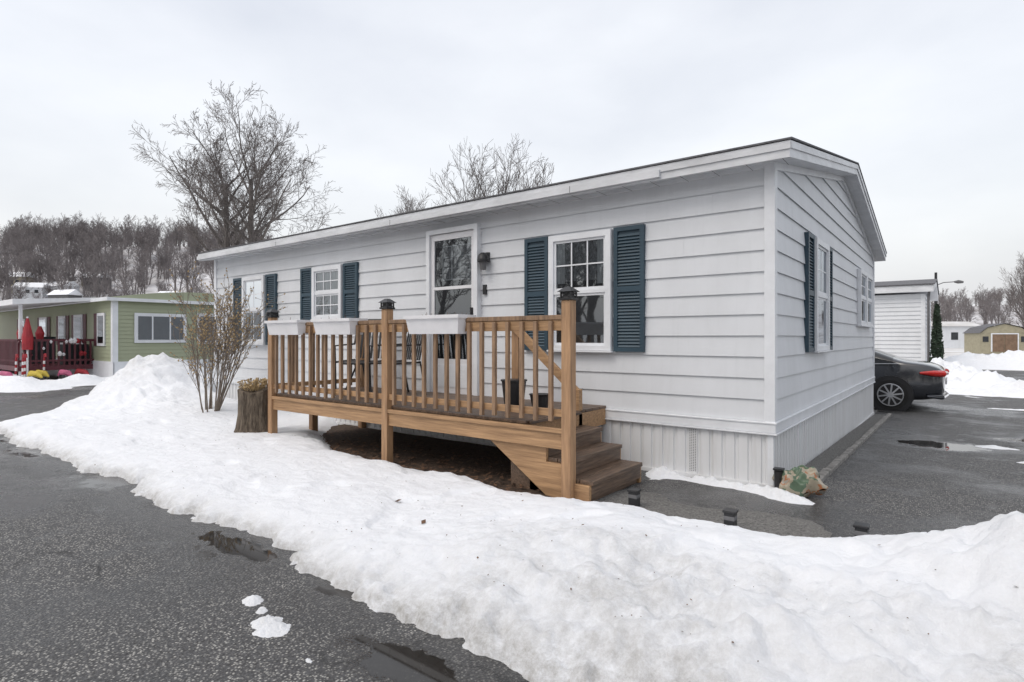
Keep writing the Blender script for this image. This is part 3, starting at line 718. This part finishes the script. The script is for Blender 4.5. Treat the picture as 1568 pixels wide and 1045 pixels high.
for i in range(90):
    x=R.uniform(-3,2);y=R.uniform(-3.4,-2.5); leaf(x,y,float(max(0,snowh(np.array(x),np.array(y))))+.008,R.uniform(.003,.007))
for (x,y) in((-2.1,-2.55),(-1.45,-2.9)): leaf(x,y,float(snowh(np.array(x),np.array(y)))+.015,.03)
mb.obj('fallen_leaves',recalc=False)

for x,y in((-.72,-1.30),(.06,-1.40),(.83,-1.20)):
    mb=MB(); mb.box(x-.036,x+.036,y-.036,y+.036,0,.13,'black'); mb.box(x-.044,x+.044,y-.044,y+.044,.13,.148,'black'); mb.box(x-.037,x+.037,y-.038,y+.038,.08,.11,'blindgrey'); mb.box(x-.012,x+.012,y-.012,y+.012,-.1,0,'black')
    mb.obj('path_light',bevel=.004)
def bagmat():
    m=bpy.data.materials.new('bag_print'); m.use_nodes=True; N,L=nt(m); b=N['Principled BSDF']; tc=N.new('ShaderNodeTexCoord')
    n=N.new('ShaderNodeTexNoise'); n.inputs['Scale'].default_value=7; n.inputs['Detail'].default_value=4; L.new(tc.outputs['Object'],n.inputs['Vector'])
    r=N.new('ShaderNodeValToRGB'); r.color_ramp.interpolation='CONSTANT'; e=r.color_ramp.elements; e[0].color=(.09,.14,.09,1); e[1].position=.44; e[1].color=(.33,.29,.22,1)
    x=e.new(.57); x.color=(.35,.14,.06,1); x=e.new(.60); x.color=(.30,.28,.24,1)
    L.new(n.outputs[0],r.inputs[0]); L.new(r.outputs[0],b.inputs['Base Color']); b.inputs['Roughness'].default_value=.35; return m
M['bag']=bagmat()
mb=MB(); nu,nv=26,18; vs=[]
for s in(1,-1):
    for i in range(nu+1):
        for j in range(nv+1):
            u=i/nu*2-1;v=j/nv*2-1
            th=.085*(max(0,1-u**4)*max(0,1-v**4))**.5
            x=u*.17+.02*math.sin(v*5);y=v*.13+.015*math.sin(u*7)
            z=.10+s*th+ (.015*math.sin(u*9+v*4)+.012*math.sin(v*13-u*5))*(1 if s>0 else .2)
            vs.append((x,y,max(0.0,z)))
o_=(nu+1)*(nv+1)
fs_=[]
for s in range(2):
    for i in range(nu):
        for j in range(nv):
            q=s*o_+i*(nv+1)+j; fs_.append((q,q+1,q+nv+2,q+nv+1))
mb.add(vs,fs_,'bag'); o=mb.obj('salt_bag',smooth=True); o.location=(.24,-.02,0); o.rotation_euler=(.45,-.25,.5); o.scale=(1,1,1.15)
mb=MB(); mb.tube([(.085,-.12,0),(.085,-.12,.19),(.085,-.12,.2)],[.035,.04,.02],12,'black'); mb.box(.045,.125,-.16,-.08,.2,.215,'black'); mb.obj('garden_lantern')
mb=MB(); y=.25
while y<YD+.1:
    L_=R.uniform(.5,.9); zz_=-.02*y
    mb.box(.24+R.uniform(-.01,.01),.31,y,y+L_-.012,zz_-.1,zz_-.02+.05,'stone'); y+=L_
vs=[(.03,.25,.008),(.24,.25,.008),(.24,YD,-.144),(.03,YD,-.144),(.03,.25,-.1),(.24,.25,-.1),(.24,YD,-.3),(.03,YD,-.3)]
mb.add(vs,[(0,1,2,3),(0,1,5,4)],'gravel')
mb.obj('garden_edging',bevel=.01)

# ---------------------------------------------------------------- neighbours
gh=empty('green_mobile_home')
w=MB()
GX,GY,GX2,GY2=-19.3,1.05,-34,6.2
ge=lambda u,d,w_:(GX+d,u,w_); gf=lambda u,d,w_:(u,GY-d,w_)
w.box(GX2,GX-.01,GY+.01,GY2,.0,2.6,'green')
lap_wall(w,ge,GY,GY2,.62,2.55,16,'green',seams=False); lap_wall(w,gf,-20.9,GX,.62,2.55,16,'green',seams=False); lap_wall(w,gf,GX2,-20.9,.62,2.55,16,'green',seams=False)
w.box(GY-.02,GY2,0,.04,-.1,.62,'trim',ge); w.box(GX2,GX+.04,0,.041,-.1,.62,'trim',gf)
w.box(GY-.03,GY+.10,0,.05,.6,2.55,'trim',ge); w.box(GX-.10,GX+.048,0,.05,.6,2.55,'trim',gf)
w.obj('walls',gh)
w=MB()
n=12;vs=[]
for x in(GX2-.2,GX+.15):
    for i in range(n+1):
        t_=i/n; vs.append((x,GY-.2+(GY2-GY+.4)*t_,2.60+.30*math.sin(math.pi*t_)))
    for i in range(n+1):
        t_=1-i/n; vs.append((x,GY-.2+(GY2-GY+.4)*t_,2.50))
m_=2*(n+1)
w.add(vs,[tuple(range(m_)),tuple(range(2*m_-1,m_-1,-1))]+[(i,(i+1)%m_,(i+1)%m_+m_,i+m_) for i in range(m_)],'green')
w.box(GY-.2,GY2+.2,.15,.19,2.50,2.60,'trim',ge); w.box(GX2-.2,GX+.19,.2,.24,2.50,2.61,'trim',gf)
w.obj('roof',gh)
w=MB()
for a,b,c,d_ in((1.6,3.15,1.20,2.15),(3.5,5.2,1.15,2.2)):
    w.box(a,b,.02,.06,c,d_,'trim',ge); w.box(a+.1,b-.1,.06,.063,c+.1,d_-.1,'dark',ge)
    w.add([ge(a+.1,.07,c+.1),ge(b-.1,.07,c+.1),ge(b-.1,.07,d_-.1),ge(a+.1,.07,d_-.1)],[(0,1,2,3)],'glass')
    for q in(.33,.67): w.box(a+(b-a)*q-.02,a+(b-a)*q+.02,.063,.075,c+.1,d_-.1,'trim',ge)
for a,b in((-20.6,-19.95),(-22.9,-22.),(-24.6,-23.8),(-27,-26),(-30,-29)):
    w.box(a,b,.02,.06,1.1,2.15,'trim',gf); w.box(a+.09,b-.09,.06,.063,1.19,2.06,'dark',gf); 
    w.add([gf(a+.09,.07,1.19),gf(b-.09,.07,1.19),gf(b-.09,.07,2.06),gf(a+.09,.07,2.06)],[(0,1,2,3)],'glass')
    if a<-21: w.box(a-.3,a-.02,.02,.04,1.1,2.15,'burgundy',gf); w.box(b+.02,b+.3,.02,.04,1.1,2.15,'burgundy',gf)
w.box(-20.95,-20.65,.02,.04,1.1,2.15,'burgundy',gf)
w.obj('windows',gh)
w=MB(); y0=-.9
w.add([(GX2,GY,2.66),(-20.6,GY,2.66),(-20.6,y0-.2,2.50),(GX2,y0-.2,2.50),(GX2,GY,2.56),(-20.6,GY,2.56),(-20.6,y0-.2,2.34),(GX2,y0-.2,2.34)],[(0,1,2,3),(4,5,6,7),(0,1,5,4),(1,2,6,5),(2,3,7,6),(3,0,4,7)],'white_plastic')
for x in(-21.1,-24,-27,-30,-33): w.box(x-.04,x+.04,y0+.05,y0+.13,.0,2.36,'trim')
w.box(GX2,-21,y0,GY,.35,.5,'burgundy'); w.box(GX2,-21,y0+.03,y0+.08,1.25,1.32,'burgundy'); w.box(GX2,-21,y0+.03,y0+.08,.62,.68,'burgundy')
x=GX2
while x<-21: w.box(x,x+.05,y0+.02,y0+.05,.5,1.3,'burgundy'); x+=.14
yy=y0
while yy<GY: w.box(-21.05,-21.,yy,yy+.05,.5,1.3,'burgundy'); yy+=.14
w.box(-21.06,-20.99,y0,GY,1.25,1.32,'burgundy'); w.box(-21.06,-20.99,y0,GY,.62,.68,'burgundy')
w.box(-21.8,-21.2,.3,GY-.1,.5,1.15,'dark'); w.box(-23.6,-22.9,-.2,.5,.5,1.4,'dark')
for i in range(18):
    y=R.uniform(y0,GY-.2); s=R.uniform(.07,.17); kk=R.choice(['red','pink','white_plastic','burgundy','white_plastic'])
    z0_=R.choice([.8,1.0,1.2])
    w.tube([(-20.96,y,z0_),(-20.94,y,z0_+s*.5),(-20.96,y,z0_+s)],[s*.3,s*.5,s*.15],10,kk)
for y in (-.75,-.3): w.tube([(-21.3,y,1.32),(-21.3,y,1.5),(-21.3,y,1.72)],[.09,.12,.04],10,'red')
w.obj('porch',gh)
for x,y in((-20.75,-1.0),(-20.5,-.85),(-20.25,-.95),(-20.7,-.35)):
    q=MB()
    for j in range(8): q.tube([(x+.01*j,y,j*.095),(x+.01*(j+1),y,(j+1)*.095)],[.028,.028],8,'red' if j%2 else 'white_plastic')
    q.tube([(x+.08,y,.76),(x+.11,y,.86),(x+.19,y,.87),(x+.23,y,.78)],[.028]*4,8,'red')
    q.obj('candy_cane_decoration')
for x,y,kk in((-20.4,-.45,'yel'),(-20.1,0.05,'pink'),(-20.2,.5,'red'),(-20.0,-.7,'yel'),(-20.5,-1.25,'pink')):
    q=MB(); z_=.13; s_=.6
    q.tube([(x-.35*s_,y-.2*s_,z_+.13*s_),(x-.25*s_,y-.1*s_,z_+.3*s_),(x+.2*s_,y+.05*s_,z_+.27*s_),(x+.4*s_,y+.15*s_,z_+.13*s_)],[.08*s_,.16*s_,.14*s_,.05*s_],10,kk)
    for dx in(-.25,.25):
        for dy in(-.17,.17): q.tube([(x+dx*s_,y+dy*s_-.03,z_+.05),(x+dx*s_,y+dy*s_+.03,z_+.05)],[.07,.07],12,'black')
    q.obj('toy_car')
q=MB(); q.tube([(-20.85,-.70,0),(-20.85,-.70,2.0)],[.025,.025],8,'trim'); q.tube([(-20.85,-.70,1.0),(-20.85,-.70,1.4),(-20.85,-.70,1.95)],[.13,.14,.03],10,'red'); q.obj('closed_umbrella')

nh=empty('white_mobile_home')
w=MB(); NX,NY=.15,26.4
nf=lambda u,d,w_:(u,NY-d,w_); ns=lambda u,d,w_:(NX+d,u,w_)
w.box(-12,NX-.01,NY+.01,34,-.3,3.35,'siding')
lap_wall(w,nf,-12,NX,.3,3.35,16,'siding',seams=False,lapd=.04); lap_wall(w,ns,NY,34,.3,3.35,16,'siding',seams=False,lapd=.04)
w.box(NX-.12,NX+.045,0,.045,.0,3.35,'trim',nf)
w.obj('walls',nh)
w=MB(); roofslab(w,-12.3,NX+.35,NY-.35,30.2,34.3,3.72,4.25,.3,'ground','fascia'); roofslab(w,-12.35,NX+.4,NY-.4,30.2,34.35,3.78,4.31,.05,'shingle','shingle')
w.tube([(NX+.2,NY-.2,3.5),(NX+.16,NY-.1,3.2),(NX+.16,NY-.1,0)],[.05,.05,.05],8,'blindgrey')
w.obj('roof',nh)
mb=MB(); rn=random.Random(3)
for i in range(1500):
    z=rn.random()**.8*2.9; q=.28*(1-z/3.1)**.6*rn.uniform(.5,1.05); a=rn.uniform(0,6.28)
    p=Vector((.62+q*math.cos(a),26.1+q*math.sin(a),z-.1)); e=Vector((rn.uniform(-1,1),rn.uniform(-1,1),rn.uniform(0,2))).normalized()*.09; h=e.orthogonal().normalized()*.04
    mb.add([p-e,p+h,p+e,p-h],[(0,1,2,3)],'evergreen')
mb.tube([(.62,26.1,-.2),(.62,26.1,2.5)],[.06,.01],6,'bark')
mb.obj('arborvitae',recalc=False)
q=MB(); px,py,_=place(29.4,40)
q.tube([(px,py,-.2),(px,py,5.9)],[.11,.08],10,'black')
ax,ay=.85,.53
q.tube([(px,py,5.0),(px+.5*ax,py+.5*ay,5.2),(px+1.3*ax,py+1.3*ay,5.25)],[.03,.03,.03],8,'blindgrey')
q.tube([(px+1.2*ax,py+1.2*ay,5.24),(px+1.45*ax,py+1.45*ay,5.24),(px+1.75*ax,py+1.75*ay,5.22)],[.06,.13,.08],10,'blindgrey')
q.obj('street_lamp')
x,y,_=place(66.5,88); w=MB()
w.box(-5,3.6,-2,4,-.5,3.1,'siding'); w.add([(-5.3,-2.3,3.1),(3.9,-2.3,3.1),(3.9,4.3,3.1),(-5.3,4.3,3.1),(-5.3,1,3.9),(3.9,1,3.9)],[(0,1,5,4),(2,3,4,5),(0,4,3),(1,2,5)],'ground')
for q_ in(-3.6,-1,1.8): w.box(q_,q_+1,-2.05,-1.98,1.1,2.2,'dark')
o=w.obj('white_outbuilding'); o.location=(x,y,0); o.rotation_euler=(0,0,.655)
x,y,_=place(45.3,54); w=MB()
W=1.95
w.box(-W,W,-1.3,1.3,-.2,1.75,'yellow')
Q=[(-W-.12,1.7),(-W*.72,2.25),(0,2.6),(W*.72,2.25),(W+.12,1.7)]
vs=[(a,yy,b) for yy in(-1.42,1.42) for a,b in Q]
w.add(vs,[(0,1,6,5),(1,2,7,6),(2,3,8,7),(3,4,9,8)],'shingle'); 
vs=[(a*.96,yy,b-.05) for yy in(-1.3,1.3) for a,b in Q]; w.add(vs,[(0,1,2,3,4),(5,6,7,8,9)],'yellow')
for a,b in((-1.0,-.03),(.03,1.0)): w.box(a,b,-1.35,-1.3,.0,1.6,'brown')
w.box(-1.1,1.1,-1.37,-1.301,1.6,1.7,'trim'); w.box(-1.1,-1.01,-1.37,-1.301,0,1.6,'trim'); w.box(1.01,1.1,-1.37,-1.301,0,1.6,'trim')
w.box(-1.75,-1.3,-1.34,-1.3,.9,1.4,'dark'); w.box(1.3,1.75,-1.34,-1.3,.9,1.4,'dark')
o=w.obj('yellow_shed'); o.location=(x,y,.1); o.rotation_euler=(0,0,.655-.2)
# ---------------------------------------------------------------- car
car=empty('parked_car'); cx,cy,cz=1.14,9.72,-.16
ST=[(0,.66,.38,.78,.82),(.07,.78,.28,.86,.92),(.3,.86,.22,.93,1.0),(.62,.89,.2,.95,1.03),(.8,.9,.2,.95,1.06),(1.5,.9,.2,.94,1.36),(2.2,.9,.2,.92,1.43),(2.9,.9,.2,.90,1.36),(3.65,.89,.2,.88,.95),(4.2,.86,.22,.80,.85),(4.55,.78,.24,.66,.7),(4.7,.6,.3,.5,.53)]
b=MB(); rings=[]
for s,hw,zb,zl,zt in ST:
    rh=hw*(.93 if zt-zl<.15 else .68)
    half=[(0,zb),(hw*.9,zb),(hw,zb+.12),(hw*1.01,(zb+zl)/2+.05),(hw*.96,zl),(rh,zt-.035),(rh*.8,zt),(0,zt+.012)]
    full=half+[(-a,z) for a,z in half[-2:0:-1]]
    rings.append([(cx-s,cy+a,cz+z) for a,z in full])
n=len(rings[0])
vs=[p for r_ in rings for p in r_]
body=[];gl=[]
for i in range(len(rings)-1):
    for j in range(n):
        f=(i*n+j,i*n+(j+1)%n,(i+1)*n+(j+1)%n,(i+1)*n+j)
        side=j in(4,9); top=j in(5,6,7,8)
        if (side and 4<=i<=7) or (top and i in(4,7)): gl.append(f)
        else: body.append(f)
body.append(tuple(range(n))); body.append(tuple(range(len(rings)*n-1,(len(rings)-1)*n-1,-1)))
b.add(vs,body,'carpaint')
i_=b.mi('carglass')
for f in gl: b.f.append(list(f)); b.m.append(i_)
o=b.obj('body',car,smooth=True); sb=o.modifiers.new('s','SUBSURF'); sb.levels=2; sb.render_levels=2
b=MB()
for s in(.92,3.78):
    for side in(-1,1):
        X=cx-s; Y=cy+side*.80; Z=cz+.33
        b.tube([(X,Y-side*.12,Z),(X,Y+side*.13,Z)],[.40,.40],28,'black')
        b.tube([(X,Y-side*.10,Z),(X,Y+side*.11,Z),(X,Y+side*.135,Z)],[.33,.33,.31],32,'tyre')
        b.tube([(X,Y+side*.10,Z),(X,Y+side*.138,Z)],[.235,.235],28,'black')
        ring=[(X+.225*math.cos(a*math.pi/16),Y+side*.14,Z+.225*math.sin(a*math.pi/16)) for a in range(33)]
        b.tube(ring,[.013]*33,6,'alloy')
        for q in range(10):
            a=q*2*math.pi/10+.1; b.obox((X+.03*math.cos(a),Y+side*.15,Z+.03*math.sin(a)),(X+.225*math.cos(a+.08),Y+side*.142,Z+.225*math.sin(a+.08)),.03,.02,'alloy',up=(0,1,0))
        b.tube([(X,Y+side*.13,Z),(X,Y+side*.16,Z)],[.05,.045],14,'alloy')
b.obj('wheels',car)
b=MB()
for side in(-1,1):
    q=[(cx-.42,cy+side*.885,cz+.80),(cx-.20,cy+side*.865,cz+.80),(cx-.045,cy+side*.74,cz+.79),(cx+.0,cy+side*.50,cz+.79)]
    b.tube([Vector(p) for p in q],[.022,.060,.068,.05],10,'redlens')
b.box(cx-.02,cx+.015,cy-.28,cy+.28,cz+.55,cz+.68,'white_plastic')
b.tube([(cx-.3,cy-.885,cz+.33),(cx-.06,cy-.80,cz+.32),(cx+.0,cy,cz+.32),(cx-.06,cy+.8,cz+.32)],[.03,.05,.05,.05],8,'carpaint')
b.tube([(cx-1.65,cy-.9,cz+.80),(cx-1.45,cy-.905,cz+.80)],[.015,.015],6,'alloy')
b.tube([(cx-.78,cy-.86,cz+.975),(cx-1.5,cy-.875,cz+.96),(cx-3.4,cy-.86,cz+.92)],[.009]*3,5,'alloy')
b.obj('lights_and_trim',car)

# ---------------------------------------------------------------- sky, sun, camera
wd=bpy.data.worlds.new('World'); sc.world=wd; wd.use_nodes=True
N,L=wd.node_tree.nodes,wd.node_tree.links
bg=N['Background']; out=N['World Output']
sk=N.new('ShaderNodeTexSky'); sk.sky_type='NISHITA'; sk.sun_disc=False
el=math.radians(55); az=math.radians(200)
sk.sun_elevation=el; sk.sun_rotation=az; sk.air_density=1.5; sk.dust_density=6
L.new(sk.outputs[0],bg.inputs[0]); bg.inputs[1].default_value=.05
b2=N.new('ShaderNodeBackground'); tc=N.new('ShaderNodeTexCoord'); mp=N.new('ShaderNodeMapping'); mp.inputs['Scale'].default_value=(1,1,2.2)
L.new(tc.outputs['Generated'],mp.inputs[0])
no=N.new('ShaderNodeTexNoise'); no.inputs['Scale'].default_value=1.9; no.inputs['Detail'].default_value=7; no.inputs['Roughness'].default_value=.5; L.new(mp.outputs[0],no.inputs['Vector'])
cr=N.new('ShaderNodeValToRGB'); cr.color_ramp.elements[0].position=.3; cr.color_ramp.elements[0].color=(.68,.69,.73,1); cr.color_ramp.elements[1].position=.7; cr.color_ramp.elements[1].color=(.91,.91,.92,1)
L.new(no.outputs[0],cr.inputs[0]); L.new(cr.outputs[0],b2.inputs[0]); b2.inputs[1].default_value=.97
ad=N.new('ShaderNodeAddShader'); L.new(bg.outputs[0],ad.inputs[0]); L.new(b2.outputs[0],ad.inputs[1]); L.new(ad.outputs[0],out.inputs[0])
sd_=bpy.data.lights.new('sun','SUN'); sd_.energy=.8; sd_.angle=math.radians(30); sd_.color=(1,.98,.95)
so=bpy.data.objects.new('sun',sd_); sc.collection.objects.link(so)
dv=Vector((math.sin(az)*math.cos(el),math.cos(az)*math.cos(el),math.sin(el)))
so.rotation_euler=dv.to_track_quat('Z','Y').to_euler()
cd=bpy.data.cameras.new('camera'); co=bpy.data.objects.new('camera',cd); sc.collection.objects.link(co)
cd.sensor_width=36; cd.lens=36*883/1568; cd.clip_end=3000; cd.clip_start=.05; cd.shift_y=-.0029
co.location=(1.318,-5.539,1.353); co.rotation_euler=(math.radians(90),0,math.radians(37.65))
sc.camera=co
